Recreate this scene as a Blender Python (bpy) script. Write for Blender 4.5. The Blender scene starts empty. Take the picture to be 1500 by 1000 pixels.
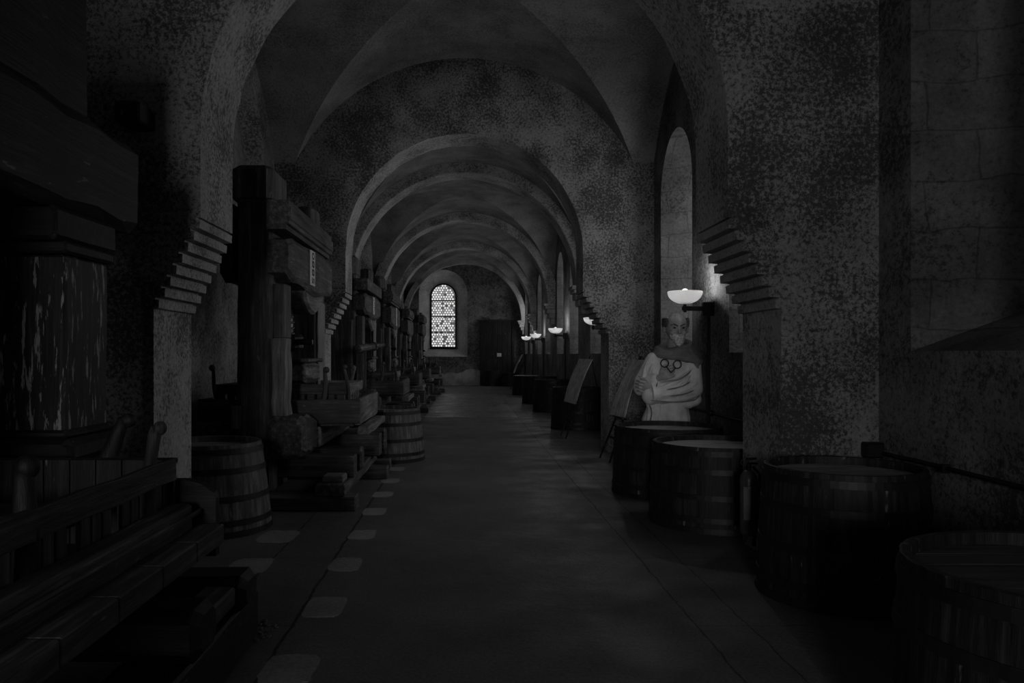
import bpy, bmesh, math, random
from mathutils import Vector, Matrix
from math import pi, sin, cos, sqrt
random.seed(7)
sc = bpy.context.scene
COL = sc.collection

# ------------------------------------------------------------------ camera, world, exposure
cam_d = bpy.data.cameras.new('camera'); cam = bpy.data.objects.new('camera', cam_d); COL.objects.link(cam)
cam.location = (0, 0, 1.4); cam.rotation_euler = (pi/2, 0, 0)
cam_d.sensor_width = 36; cam_d.lens = 1150/1500*36
cam_d.shift_x = (750-680)/1500; cam_d.shift_y = (519-500)/1500
cam_d.clip_start = .05; cam_d.clip_end = 200
sc.camera = cam
sc.view_settings.view_transform = 'Standard'; sc.view_settings.look = 'None'
sc.view_settings.gamma = 1; sc.view_settings.use_curve_mapping = False
sc.view_settings.exposure = 0.0
w = bpy.data.worlds.new('world'); sc.world = w; w.use_nodes = True
w.node_tree.nodes['Background'].inputs[0].default_value = (.5, .5, .5, 1)
w.node_tree.nodes['Background'].inputs[1].default_value = 0.0
WIN = 2.6            # brightness of the daylight in the side windows
FRONT_FILL = 24.0          # added fill light from an unseen opening behind the camera
LAMP = 8.0           # watts of each wall lamp

# ------------------------------------------------------------------ materials
def newmat(name):
    m = bpy.data.materials.new(name); m.use_nodes = True
    nt = m.node_tree; b = nt.nodes['Principled BSDF']
    return m, nt, b
def N(nt, t, **kw):
    n = nt.nodes.new(t)
    for k, v in kw.items():
        if k in n.inputs: n.inputs[k].default_value = v
        else: setattr(n, k, v)
    return n
def coords(nt, sc3=(1, 1, 1)):
    tc = N(nt, 'ShaderNodeTexCoord'); mp = N(nt, 'ShaderNodeMapping')
    mp.inputs['Scale'].default_value = sc3
    nt.links.new(tc.outputs['Object'], mp.inputs[0]); return mp.outputs[0]
def noise(nt, v, s, d=4, r=.6):
    n = N(nt, 'ShaderNodeTexNoise', Scale=s, Detail=d, Roughness=r); nt.links.new(v, n.inputs['Vector']); return n.outputs[0]
def ramp(nt, v, stops):
    r = N(nt, 'ShaderNodeValToRGB'); e = r.color_ramp.elements
    e[0].position, c = stops[0]; e[0].color = (c, c, c, 1)
    e[1].position, c = stops[-1]; e[1].color = (c, c, c, 1)
    for p, c in stops[1:-1]:
        q = e.new(p); q.color = (c, c, c, 1)
    nt.links.new(v, r.inputs[0]); return r.outputs[0]
def math_(nt, op, a, b=None, c=None):
    n = N(nt, 'ShaderNodeMath', operation=op)
    for i, x in enumerate((a, b, c)):
        if x is None: continue
        if isinstance(x, (int, float)): n.inputs[i].default_value = x
        else: nt.links.new(x, n.inputs[i])
    return n.outputs[0]
def bump(nt, b, h, dist=.02, st=.6):
    n = N(nt, 'ShaderNodeBump', Distance=dist, Strength=st)
    nt.links.new(h, n.inputs['Height']); nt.links.new(n.outputs[0], b.inputs['Normal'])
def plaster(name, base, dark, speck, sscale=24, big=1.3, bmp=.02, lo=.42, brick=False):
    """worn plaster: base tone, large blotches, small dark spots of bare stone where the plaster has gone"""
    m, nt, b = newmat(name); v = coords(nt)
    patch = ramp(nt, noise(nt, v, big, 5, .65), [(.36, dark/base), (.62, 1.0)])
    fine = noise(nt, v, sscale*1.5, 8, .8)
    area = noise(nt, v, 1.7, 3, .6)
    sp = math_(nt, 'ADD', fine, math_(nt, 'MULTIPLY', math_(nt, 'SUBTRACT', area, .5), .42))
    spots = ramp(nt, sp, [(lo-.03, speck), (lo+.05, .7), (lo+.12, .8), (lo+.24, 1.0)])
    col = math_(nt, 'MULTIPLY', math_(nt, 'MULTIPLY', patch, spots), base*1.25)
    if brick:
        mp = N(nt, 'ShaderNodeMapping'); mp.inputs['Rotation'].default_value = (pi/2, 0, 0)
        nt.links.new(v, mp.inputs[0])
        br = N(nt, 'ShaderNodeTexBrick'); br.inputs['Scale'].default_value = 1.0; br.inputs['Brick Width'].default_value = .52; br.inputs['Row Height'].default_value = .3
        br.inputs['Mortar Size'].default_value = .006; br.inputs['Color1'].default_value = (1, 1, 1, 1); br.inputs['Color2'].default_value = (.85, .85, .85, 1); br.inputs['Mortar'].default_value = (.6, .6, .6, 1)
        ad = N(nt, 'ShaderNodeVectorMath', operation='ADD'); nz = N(nt, 'ShaderNodeTexNoise', Scale=3.0); nt.links.new(v, nz.inputs['Vector'])
        scl = N(nt, 'ShaderNodeVectorMath', operation='SCALE'); scl.inputs['Scale'].default_value = .10; nt.links.new(nz.outputs['Color'], scl.inputs[0])
        nt.links.new(mp.outputs[0], ad.inputs[0]); nt.links.new(scl.outputs[0], ad.inputs[1]); nt.links.new(ad.outputs[0], br.inputs['Vector'])
        col = math_(nt, 'MULTIPLY', col, br.outputs['Color'])
    comb = N(nt, 'ShaderNodeCombineColor')
    for i in range(3): nt.links.new(col, comb.inputs[i])
    nt.links.new(comb.outputs[0], b.inputs['Base Color'])
    b.inputs['Roughness'].default_value = .9
    b.inputs['Specular IOR Level'].default_value = .15
    bump(nt, b, sp, bmp, .7)
    return m
def wood(name, axis, lo, hi, flecks=True, rough=.6):
    m, nt, b = newmat(name)
    s = [16, 16, 16]; s['xyz'.index(axis)] = 1.1
    v = coords(nt, tuple(s)); v2 = coords(nt)
    g = noise(nt, v, 1.6, 6, .7)
    big = noise(nt, v2, 2.2, 3)
    t = math_(nt, 'ADD', math_(nt, 'MULTIPLY', g, .75), math_(nt, 'MULTIPLY', big, .3))
    col = ramp(nt, t, [(.38, lo*.25), (.47, lo*.8), (.55, lo*1.2), (.66, hi*1.2)])
    if flecks:
        s2 = [26, 26, 26]; s2['xyz'.index(axis)] = 7
        f = ramp(nt, noise(nt, coords(nt, tuple(s2)), 1.0, 2, .5), [(.70, 0), (.74, .13)])
        col = math_(nt, 'ADD', col, f)
    comb = N(nt, 'ShaderNodeCombineColor')
    for i in range(3): nt.links.new(col, comb.inputs[i])
    nt.links.new(comb.outputs[0], b.inputs['Base Color'])
    b.inputs['Roughness'].default_value = rough
    b.inputs['Specular IOR Level'].default_value = .35
    bump(nt, b, g, .01, .6)
    return m
def plain(name, c, rough=.6, metal=0, nscale=None, var=.3):
    m, nt, b = newmat(name)
    v = coords(nt); n = noise(nt, v, nscale or 8, 4)
    col = ramp(nt, n, [(.3, c*(1-var)), (.7, c*(1+var))])
    nt.links.new(col, b.inputs['Base Color'])
    b.inputs['Roughness'].default_value = rough; b.inputs['Metallic'].default_value = metal
    b.inputs['Specular IOR Level'].default_value = .3
    return m
def emis(name, s, c=1.0):
    m, nt, b = newmat(name); nt.nodes.remove(b)
    e = N(nt, 'ShaderNodeEmission', Color=(c, c, c, 1), Strength=s)
    nt.links.new(e.outputs[0], nt.nodes['Material Output'].inputs[0]); return m

M = {}
M['pillar'] = plaster('worn_pillar_plaster', .38, .26, .18, 22, 2.2, .035, .485)
M['vault'] = plaster('vault_plaster', .30, .19, .4, 26, .9, .012, .43)
M['wall'] = plaster('wall_plaster', .30, .15, .25, 20, 1.1, .025, .45)
M['soffit'] = plaster('arch_soffit_plaster', .56, .42, .22, 22, 1.6, .025, .45)
M['stone'] = plaster('dressed_corbel_stone', .50, .38, .3, 26, 2.5, .015, .42)
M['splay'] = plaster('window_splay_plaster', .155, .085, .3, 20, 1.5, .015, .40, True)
M['lit_splay'] = plaster('lit_window_splay', .62, .46, .4, 14, 1.5, .015, .42)  # splay plaster made paler to paint in the light from the window
M['back'] = plaster('back_wall_plaster', .30, .10, .3, 9, .6, .02, .45)
for a in 'xyz':
    M['wood_'+a] = wood('old_oak_'+a, a, .06, .15)
    M['pale_'+a] = wood('weathered_oak_'+a, a, .14, .26, False)
    M['dark_'+a] = wood('dark_shaded_oak_'+a, a, .010, .03)  # dark oak; on the nearest press the tone paints in edge darkening
def streaky():
    m = wood('limewash_streaked_oak', 'z', .02, .05, False); nt = m.node_tree; b = nt.nodes['Principled BSDF']
    old = b.inputs['Base Color'].links[0].from_socket
    f = ramp(nt, noise(nt, coords(nt, (40, 40, 6)), 1.0, 4, .65), [(.57, 0), (.62, .35)])
    mx = N(nt, 'ShaderNodeMix', data_type='RGBA', blend_type='ADD'); mx.inputs[0].default_value = 1
    nt.links.new(old, mx.inputs[6]); nt.links.new(f, mx.inputs[7]); nt.links.new(mx.outputs[2], b.inputs['Base Color'])
    return m
M['streak_z'] = streaky()
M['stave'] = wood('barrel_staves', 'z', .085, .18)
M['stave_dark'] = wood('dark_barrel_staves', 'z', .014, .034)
M['lid'] = wood('barrel_head_boards', 'x', .2, .3, False, .5)
M['lid_dark'] = wood('dark_barrel_head_boards', 'x', .34, .44, True, .5)
M['lid_shaded'] = wood('shaded_barrel_head_boards', 'x', .06, .10, False, .6)  # same lid boards, darkened in colour to paint in the dim near corner
M['hoop'] = plain('rusty_hoop_iron', .035, .5, .6)
M['iron'] = plain('black_iron', .02, .45, .5)
M['metal'] = plain('grey_metal', .12, .4, .7)
M['paper'] = wood('streaked_board_paper', 'z', .62, .8, False, .8)
M['plate'] = plain('white_number_plate', .6, .7, 0, 40, .15)
M['ink'] = plain('black_numeral_paint', .02, .6)
M['red'] = plain('extinguisher_paint', .07, .3, 0)
M['label'] = plain('extinguisher_label', .22, .5)
M['patch'] = plaster('pale_floor_filling', .26, .2, .6, 26, 2, .004, .36)
M['skin'] = plain('monk_skin', .42, .55, 0, 10, .25)
M['robe'] = plain('pale_wool_habit', .85, .9, 0, 5, .25)
M['hood'] = plain('dark_wool_cowl', .24, .95, 0, 6, .3)
M['hair'] = plain('dark_hair', .11, .8, 0, 60, .6)
M['beard'] = plain('grey_beard', .72, .9, 0, 50, .5)
M['eye'] = plain('eye_dark', .02, .2)
M['bulb'] = emis('lit_bulb', 1.0)
M['daylight'] = emis('daylit_pane', WIN)
M['daylight_near'] = emis('dimmed_daylit_pane', WIN*.05)  # panes of the near bays, dimmed to darken the foreground
M['front_fill'] = emis('added_fill_pane', FRONT_FILL)  # unseen pane added as fill light
M['glass0'] = emis('bright_roundel_glass', .85)
M['glass1'] = emis('grey_roundel_glass', .35)
M['glass2'] = emis('dim_roundel_glass', .07)
M['lead'] = plain('lead_came', .03, .6, .4)
def bowl_mat():
    m, nt, b = newmat('frosted_lamp_glass'); nt.nodes.remove(b)
    d = N(nt, 'ShaderNodeBsdfDiffuse', Color=(.62, .62, .62, 1)); t = N(nt, 'ShaderNodeBsdfTranslucent', Color=(.62, .62, .62, 1))
    mx = N(nt, 'ShaderNodeMixShader'); mx.inputs[0].default_value = .55
    nt.links.new(d.outputs[0], mx.inputs[1]); nt.links.new(t.outputs[0], mx.inputs[2])
    nt.links.new(mx.outputs[0], nt.nodes['Material Output'].inputs[0]); return m
M['bowl'] = bowl_mat()
def floor_mat():
    m, nt, b = newmat('trodden_floor'); v = coords(nt)
    sep = N(nt, 'ShaderNodeSeparateXYZ'); nt.links.new(v, sep.inputs[0])
    X, Y = sep.outputs[0], sep.outputs[1]
    wob = math_(nt, 'MULTIPLY', math_(nt, 'SUBTRACT', noise(nt, v, 3.5, 6, .75), .5), .06)
    xw = math_(nt, 'ADD', X, wob)
    g = ramp(nt, noise(nt, v, 1.1, 5, .6), [(.3, .75), (.7, 1.2)])
    f = ramp(nt, noise(nt, v, 60, 4, .7), [(.35, .5), (.65, 1.0)])
    col = math_(nt, 'MULTIPLY', math_(nt, 'MULTIPLY', g, f), .15)
    # stone flags beside the walkway: block joints and cracks
    for c, wd in ((-.89, .009), (-1.31, .007), (1.20, .006), (1.47, .005)):
        line = math_(nt, 'LESS_THAN', math_(nt, 'ABSOLUTE', math_(nt, 'SUBTRACT', xw, c)), wd)
        col = math_(nt, 'MULTIPLY', col, math_(nt, 'SUBTRACT', 1.0, math_(nt, 'MULTIPLY', line, .75)))
    yw = math_(nt, 'ADD', Y, math_(nt, 'MULTIPLY', wob, .6))
    fr = math_(nt, 'FRACT', math_(nt, 'DIVIDE', yw, 1.35))
    side = math_(nt, 'GREATER_THAN', math_(nt, 'ABSOLUTE', math_(nt, 'SUBTRACT', X, .155)), 1.05)
    jl = math_(nt, 'MULTIPLY', math_(nt, 'LESS_THAN', fr, .007), side)
    col = math_(nt, 'MULTIPLY', col, math_(nt, 'SUBTRACT', 1.0, math_(nt, 'MULTIPLY', jl, .6)))
    # small cobbles in the far half of the walkway, brightened to paint in window sheen
    vor = N(nt, 'ShaderNodeTexVoronoi', Scale=7.0, feature='DISTANCE_TO_EDGE'); nt.links.new(v, vor.inputs['Vector'])
    inx = math_(nt, 'LESS_THAN', math_(nt, 'ABSOLUTE', math_(nt, 'SUBTRACT', X, .155)), 1.05)
    iny = math_(nt, 'MULTIPLY', math_(nt, 'GREATER_THAN', Y, 17.5), math_(nt, 'LESS_THAN', Y, 28.0))
    cob = math_(nt, 'MULTIPLY', inx, iny)
    cj = ramp(nt, vor.outputs['Distance'], [(.0, .3), (.09, 1.0)])
    cobc = math_(nt, 'ADD', math_(nt, 'MULTIPLY', math_(nt, 'SUBTRACT', math_(nt, 'MULTIPLY', cj, 1.6), 1.0), cob), 1.0)
    col = math_(nt, 'MULTIPLY', col, cobc)
    comb = N(nt, 'ShaderNodeCombineColor')
    for i in range(3): nt.links.new(col, comb.inputs[i])
    nt.links.new(comb.outputs[0], b.inputs['Base Color'])
    rr = math_(nt, 'SUBTRACT', ramp(nt, noise(nt, v, 2.0, 4), [(.35, .45), (.65, .7)]), math_(nt, 'MULTIPLY', cob, .2))
    nt.links.new(rr, b.inputs['Roughness'])
    b.inputs['Specular IOR Level'].default_value = .4
    h = math_(nt, 'ADD', noise(nt, v, 14, 6, .7), math_(nt, 'MULTIPLY', cobc, .8))
    bump(nt, b, h, .012, .5)
    return m
M['floor'] = floor_mat()

# ------------------------------------------------------------------ mesh helpers
class MB:
    def __init__(s): s.bm = bmesh.new()
    def face(s, pts, mi=0):
        f = s.bm.faces.new([s.bm.verts.new(p) for p in pts]); f.material_index = mi; return f
    def loft(s, rings, caps=True, closed=True):
        R = [[s.bm.verts.new(p) for p in r] for r in rings]; n = len(R[0])
        for a, b in zip(R, R[1:]):
            for i in range(n if closed else n-1):
                j = (i+1) % n; s.bm.faces.new((a[i], a[j], b[j], b[i]))
        if caps:
            s.bm.faces.new(list(reversed(R[0]))); s.bm.faces.new(R[-1])
        return s
    def beam(s, x0, x1, y0, y1, z0, z1, axis=None, ch=.012, jit=.004, step=.25, round_end=False):
        """a hewn timber: chamfered section run along its long axis, a little uneven"""
        d = [x1-x0, y1-y0, z1-z0]
        a = 'xyz'.index(axis) if axis else d.index(max(d))
        u, v = [(1, 2), (2, 0), (0, 1)][a]
        lo = [x0, y0, z0]; c = min(ch, .45*min(d[u], d[v])); L = d[a]; n = max(1, int(L/step))
        sec = [(c, 0), (d[u]-c, 0), (d[u], c), (d[u], d[v]-c), (d[u]-c, d[v]), (c, d[v]), (0, d[v]-c), (0, c)]
        rings = []
        ts = [0.0, c*.7] + [L*k/n for k in range(1, n)] + [L-c*.7, L]
        for t in ts:
            ins = c*.7 if t in (0.0, L) else 0
            j = jit if 0 < t < L else 0
            ou, ov = random.uniform(-j, j), random.uniform(-j, j)
            ring = []
            for (p, q) in sec:
                P = [0, 0, 0]; P[a] = lo[a]+t
                pu = ins + p*(d[u]-2*ins)/d[u]; qv = ins + q*(d[v]-2*ins)/d[v]
                P[u] = lo[u]+pu+ou+random.uniform(-j, j)*.4; P[v] = lo[v]+qv+ov+random.uniform(-j, j)*.4
                ring.append(P)
            rings.append(ring)
        return s.loft(rings)
    def box(s, x0, x1, y0, y1, z0, z1, ch=.004): return s.beam(x0, x1, y0, y1, z0, z1, ch=ch, jit=0, step=99)
    def tube(s, path, rad, seg=10, closed=False, flat=1.0):
        P = [Vector(p) for p in path]; n = len(P)
        rad = rad if isinstance(rad, (list, tuple)) else [rad]*n
        rings = []; up = None
        for i in range(n):
            if closed: t = (P[(i+1) % n]-P[i-1])
            else: t = P[min(i+1, n-1)]-P[max(i-1, 0)]
            t.normalize()
            if up is None:
                up = Vector((0, 0, 1)) if abs(t.z) < .9 else Vector((0, 1, 0))
            a = t.cross(up); a.normalize(); b2 = a.cross(t); b2.normalize(); up = b2
            rings.append([P[i]+a*(rad[i]*cos(2*pi*k/seg))+b2*(rad[i]*flat*sin(2*pi*k/seg)) for k in range(seg)])
        if closed:
            R = [[s.bm.verts.new(p) for p in r] for r in rings]
            for i in range(n):
                A, B = R[i], R[(i+1) % n]
                for k in range(seg):
                    j = (k+1) % seg; s.bm.faces.new((A[k], A[j], B[j], B[k]))
            return s
        return s.loft(rings)
    def lathe(s, prof, c=(0, 0, 0), seg=32, cap0=False, cap1=False, rf=None):
        R = []
        for (r, z) in prof:
            ring = []
            for k in range(seg):
                a = 2*pi*k/seg; q = r*(rf(k) if rf else 1)
                ring.append(s.bm.verts.new((c[0]+q*cos(a), c[1]+q*sin(a), c[2]+z)))
            R.append(ring)
        for a, b in zip(R, R[1:]):
            for k in range(seg):
                j = (k+1) % seg; s.bm.faces.new((a[k], a[j], b[j], b[k]))
        if cap0: s.bm.faces.new(list(reversed(R[0])))
        if cap1: s.bm.faces.new(R[-1])
        return s
    def ball(s, c, r, u=16, v=10, rot=None):
        r = r if isinstance(r, (tuple, list)) else (r, r, r)
        mt = Matrix.Translation(c) @ (rot.to_matrix().to_4x4() if rot else Matrix()) @ Matrix.Diagonal((*r, 1))
        bmesh.ops.create_uvsphere(s.bm, u_segments=u, v_segments=v, radius=1, matrix=mt); return s
    def cap(s, a, b, ra, rb, seg=12):
        a, b = Vector(a), Vector(b); t = (b-a)
        if t.length < 1e-6: return s.ball(a, ra)
        s.tube([a, b], [ra, rb], seg); s.ball(a, ra, 12, 8); s.ball(b, rb, 12, 8); return s
    def prism(s, poly, axis, lo, hi):
        """poly of 2D points in the two other axes, run along axis from lo to hi"""
        def P(p, t):
            if axis == 'x': return (t, p[0], p[1])
            if axis == 'y': return (p[0], t, p[1])
            return (p[0], p[1], t)
        return s.loft([[P(p, lo) for p in poly], [P(p, hi) for p in poly]])
    def build(s, name, mats, parent=None, smooth=False, recalc=True):
        if recalc: bmesh.ops.recalc_face_normals(s.bm, faces=s.bm.faces[:])
        me = bpy.data.meshes.new(name)
        if parent is not None:
            o0 = world_loc(parent); s.bm.transform(Matrix.Translation(-o0))
        s.bm.to_mesh(me); s.bm.free()
        for m in (mats if isinstance(mats, (list, tuple)) else [mats]): me.materials.append(m)
        if smooth: me.polygons.foreach_set('use_smooth', [True]*len(me.polygons))
        o = bpy.data.objects.new(name, me); COL.objects.link(o)
        if parent is not None: o.parent = parent
        return o
def world_loc(o):
    v = Vector((0, 0, 0))
    while o is not None: v = v+o.location; o = o.parent
    return v
def thing(name, label, cat, loc=(0, 0, 0), group=None):
    o = bpy.data.objects.new(name, None); COL.objects.link(o); o.location = loc; o.empty_display_size = .1
    return tag(o, label, cat, group)
def tag(o, label, cat, group=None):
    o['label'] = label; o['category'] = cat
    if group: o['group'] = group
    return o
def struct(o, label=None):
    o['kind'] = 'structure'
    if label: o['label'] = label
    return o

# ------------------------------------------------------------------ the nave
XW = 2.72; ZS = 2.9; HV = 2.74; S = 6.08; YB = 35.6
CEN = [-0.58+S*k for k in range(-2, 7)]          # bay boundaries: -6.66, -.58, 5.5, 11.58 ...
YF = -9.0

# ceiling: groin vault bay by bay
mb = MB(); n = 32
for k in range(len(CEN)-1):
    c0, c1 = CEN[k], CEN[k+1]
    grid = []
    for j in range(n+1):
        u = -1+2*j/n; row = []
        for i in range(n+1):
            t = -1+2*i/n
            hx = sqrt(max(0, 1-t*t)); hy = sqrt(max(0, 1-u*u))
            y = c0+(c1-c0)*j/n
            row.append(mb.bm.verts.new((XW*t, y, ZS+HV*max(hx, hy))))
        grid.append(row)
    for j in range(n):
        for i in range(n):
            if CEN[k]+S*(j+1)/n < YF-.3 or CEN[k]+S*j/n > YB+.3: continue
            q = [grid[j][i], grid[j][i+1], grid[j+1][i+1], grid[j+1][i]]
            if (i < n/2) == (j < n/2): mb.bm.faces.new((q[0], q[1], q[2])); mb.bm.faces.new((q[0], q[2], q[3]))
            else: mb.bm.faces.new((q[0], q[1], q[3])); mb.bm.faces.new((q[1], q[2], q[3]))
for v in [v for v in mb.bm.verts if not v.link_faces]: mb.bm.verts.remove(v)
o = struct(mb.build('ceiling', M['vault']), 'plastered groin vault ceiling')
so = o.modifiers.new('thick', 'SOLIDIFY'); so.thickness = .15; so.offset = 1
# make sure thickness goes outward
mb = MB(); mb.box(-3.9, 4.0, YF-.2, YB+.6, -.1, 0, ch=.001)
fo = mb.build('floor', M['floor'])
struct(fo, 'worn grey stone floor')

# pale fillings let into the floor
pid = 0
for (px, py_, wx, wy) in [(-.78, 3.5, .24, .34), (-.77, 4.36, .22, .36), (-.79, 5.24, .21, .34), (-.79, 6.1, .2, .32), (-.80, 7.0, .2, .32),
                          (-.815, 7.85, .2, .3), (-.82, 8.7, .2, .3), (-.83, 9.6, .2, .3), (-1.43, 6.03, .28, .42), (-1.42, 5.2, .26, .4)]:
    mb = MB(); pts = []
    for k in range(28):
        a = 2*pi*k/28; r = 1+random.uniform(-.05, .05)
        ex = abs(cos(a))**.45*(1 if cos(a) > 0 else -1); ey = abs(sin(a))**.45*(1 if sin(a) > 0 else -1)
        pts.append((px+wx/2*ex*r, py_+wy/2*ey*r))
    mb.prism(pts, 'z', -.002, .002)
    mb.build('floor_patch', M['patch'], fo)
# broken hollow with rubble near the left side
mb = MB()
for k in range(60):
    a = random.uniform(0, 2*pi); r = sqrt(random.random())
    mb.ball((-1.08+.13*r*cos(a), 3.97+.17*r*sin(a), .002), (random.uniform(.008, .02), random.uniform(.008, .02), random.uniform(.004, .011)), 6, 4)
o = mb.build('floor_rubble', M['floor'], fo); o['kind'] = 'stuff'

def arch_pts(c, hw, zspring, h, n=28):
    return [(c-hw*cos(pi*k/n), zspring+h*sin(pi*k/n)) for k in range(n+1)]

def side_wall(name, xs, dirn, holes, depth, zt=6.0):
    """wall in the plane x=xs with arched recesses; holes: (y0,y1,zsill,zspring,h, back y inset, sill rise)"""
    mb = MB(); y = YF
    for (y0, y1, zs, zp, h, ins, rise) in holes:
        mb.face([(xs, y, 0), (xs, y0, 0), (xs, y0, zt), (xs, y, zt)])
        c = (y0+y1)/2; hw = (y1-y0)/2
        if zs > 0: mb.face([(xs, y0, 0), (xs, y1, 0), (xs, y1, zs), (xs, y0, zs)])
        A = arch_pts(c, hw, zp, h)
        B = arch_pts(c, hw-ins, zp-ins*.4, h-ins*.6)
        xb = xs+dirn*depth
        for (a, b), (a2, b2) in zip(zip(A, A[1:]), zip(B, B[1:])):
            mb.face([(xs, *a), (xs, *b), (xs, b[0], zt), (xs, a[0], zt)])
            mb.face([(xs, *a), (xs, *b), (xb, *b2), (xb, *a2)], 1)
        mb.face([(xs, y0, zs), (xs, *A[0]), (xb, *B[0]), (xb, y0+ins, zs+rise)], 1)
        mb.face([(xs, y1, zs), (xs, *A[-1]), (xb, *B[-1]), (xb, y1-ins, zs+rise)], 1)
        if zs > 0: mb.face([(xs, y0, zs), (xs, y1, zs), (xb, y1-ins, zs+rise), (xb, y0+ins, zs+rise)], 1)
        y = y1
    mb.face([(xs, y, 0), (xs, YB+.1, 0), (xs, YB+.1, zt), (xs, y, zt)])
    bmesh.ops.remove_doubles(mb.bm, verts=mb.bm.verts[:], dist=1e-4)
    return mb

# right wall with two deep windows in every bay
holes = []
for k in range(-1, 6):
    b = 8.715+S*(k-1)
    for (a0, a1) in ((b-2.145, b-.655), (b+.655, b+2.145)):
        if a0 > YF+.3 and a1 < YB-.3: holes.append((a0, a1, 1.42, 3.5, .80, .2, .32))
mb = side_wall('wall_right', XW, 1, holes, .78)
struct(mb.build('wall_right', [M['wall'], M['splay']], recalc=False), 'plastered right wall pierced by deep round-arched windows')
for i, (y0, y1, zs, zp, h, ins, rise) in enumerate(holes):
    c = (y0+y1)/2; hw = (y1-y0)/2-ins
    A = arch_pts(c, hw, zp-.08, h-.12, 14); xb = XW+.77
    poly = [(c-hw, zs+rise)]+A+[(c+hw, zs+rise)]
    mb = MB(); mb.face([(xb, *p) for p in poly])
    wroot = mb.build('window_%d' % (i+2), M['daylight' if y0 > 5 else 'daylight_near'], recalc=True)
    struct(wroot)
    mb = MB(); mb.tube([(xb-.03, *p) for p in poly], .022, 6)
    for z in (2.3, 2.9, 3.4): mb.tube([(xb-.03, c-hw, z), (xb-.03, c+hw, z)], .012, 6)
    mb.build('window_frame', M['lead'], wroot)

# left wall with one shallow blind arch in every bay
holes = [(c-2.22, c+2.22, 0, 3.5, 1.9, .02, 0) for c in [2.46+S*k for k in range(0, 6)] if c+2.22 < YB]
mb = side_wall('wall_left', -XW, -1, holes, .26)
for (y0, y1, zs, zp, h, ins, rise) in holes:
    A = [(y0-.05, 0)]+arch_pts((y0+y1)/2, (y1-y0)/2+.02, zp, h+.02)+[(y1+.05, 0)]
    mb.face([(-XW-.26, *p) for p in A], 0)
struct(mb.build('wall_left', [M['wall'], M['soffit']], recalc=False), 'plastered left wall with shallow blind arches')

# behind the camera, with an added glowing opening to fill the front faces
fx, fw = -1.5, .8
mb = MB()
mb.face([(-3.1, YF, 0), (fx-fw, YF, 0), (fx-fw, YF, 6), (-3.1, YF, 6)]); mb.face([(fx+fw, YF, 0), (3.1, YF, 0), (3.1, YF, 6), (fx+fw, YF, 6)])
mb.face([(fx-fw, YF, 0), (fx+fw, YF, 0), (fx+fw, YF, 1.3), (fx-fw, YF, 1.3)])
A = arch_pts(fx, fw, 2.7, fw)
for (a, b) in zip(A, A[1:]):
    mb.face([(a[0], YF, a[1]), (b[0], YF, b[1]), (b[0], YF, 6), (a[0], YF, 6)]); mb.face([(a[0], YF, a[1]), (b[0], YF, b[1]), (b[0], YF-.4, b[1]), (a[0], YF-.4, a[1])])
for s_ in (-1, 1): mb.face([(fx+s_*fw, YF, 1.3), (fx+s_*fw, YF, 2.7), (fx+s_*fw, YF-.4, 2.7), (fx+s_*fw, YF-.4, 1.3)])
mb.face([(fx-fw, YF, 1.3), (fx+fw, YF, 1.3), (fx+fw, YF-.4, 1.3), (fx-fw, YF-.4, 1.3)])
struct(mb.build('wall_front', M['wall'], recalc=False))
mb = MB(); mb.face([(fx-fw, YF-.38, 1.3)]+[(p[0], YF-.38, p[1]) for p in A]+[(fx+fw, YF-.38, 1.3)])
struct(mb.build('window_20', M['front_fill']))

# far wall with the window opening and door
wx, wr, wz0, wz1 = -.955, 1.10, 1.30, 4.14
mb = MB(); zt = 6
mb.face([(-2.9, YB, 0), (wx-wr, YB, 0), (wx-wr, YB, zt), (-2.9, YB, zt)])
mb.face([(wx+wr, YB, 0), (2.9, YB, 0), (2.9, YB, zt), (wx+wr, YB, zt)])
mb.face([(wx-wr, YB, 0), (wx+wr, YB, 0), (wx+wr, YB, wz0), (wx-wr, YB, wz0)])
A = arch_pts(wx, wr, wz1, wr); gr = .57
B = arch_pts(wx, gr, 4.06, gr); yb = YB+.55; gz0 = 1.73
for (a, b), (a2, b2) in zip(zip(A, A[1:]), zip(B, B[1:])):
    mb.face([(a[0], YB, a[1]), (b[0], YB, b[1]), (b[0], YB, zt), (a[0], YB, zt)])
    mb.face([(a[0], YB, a[1]), (b[0], YB, b[1]), (b2[0], yb, b2[1]), (a2[0], yb, a2[1])], 1)
mb.face([(wx-wr, YB, wz0), (A[0][0], YB, A[0][1]), (B[0][0], yb, B[0][1]), (wx-gr, yb, gz0)], 1)
mb.face([(wx+wr, YB, wz0), (A[-1][0], YB, A[-1][1]), (B[-1][0], yb, B[-1][1]), (wx+gr, yb, gz0)], 1)
mb.face([(wx-wr, YB, wz0), (wx+wr, YB, wz0), (wx+gr, yb, gz0), (wx-gr, yb, gz0)], 1)
struct(mb.build('wall_back', [M['back'], M['lit_splay']], recalc=False), 'far end wall with flaking plaster')
# the lower render of the far wall, a lighter coat with an uneven top edge
mb = MB(); top = []
for k in range(41):
    x = -2.2+k*3.55/40; top.append((x, .62+.10*sin(x*2.1+.4)+.05*sin(x*7)+random.uniform(-.02, .02)))
mb.prism([(-2.2, 0)]+top+[(1.35, 0)], 'y', YB-.025, YB+.01)
struct(mb.build('trim_1', M['soffit']), 'lighter coat of render along the foot of the far wall')
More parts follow.
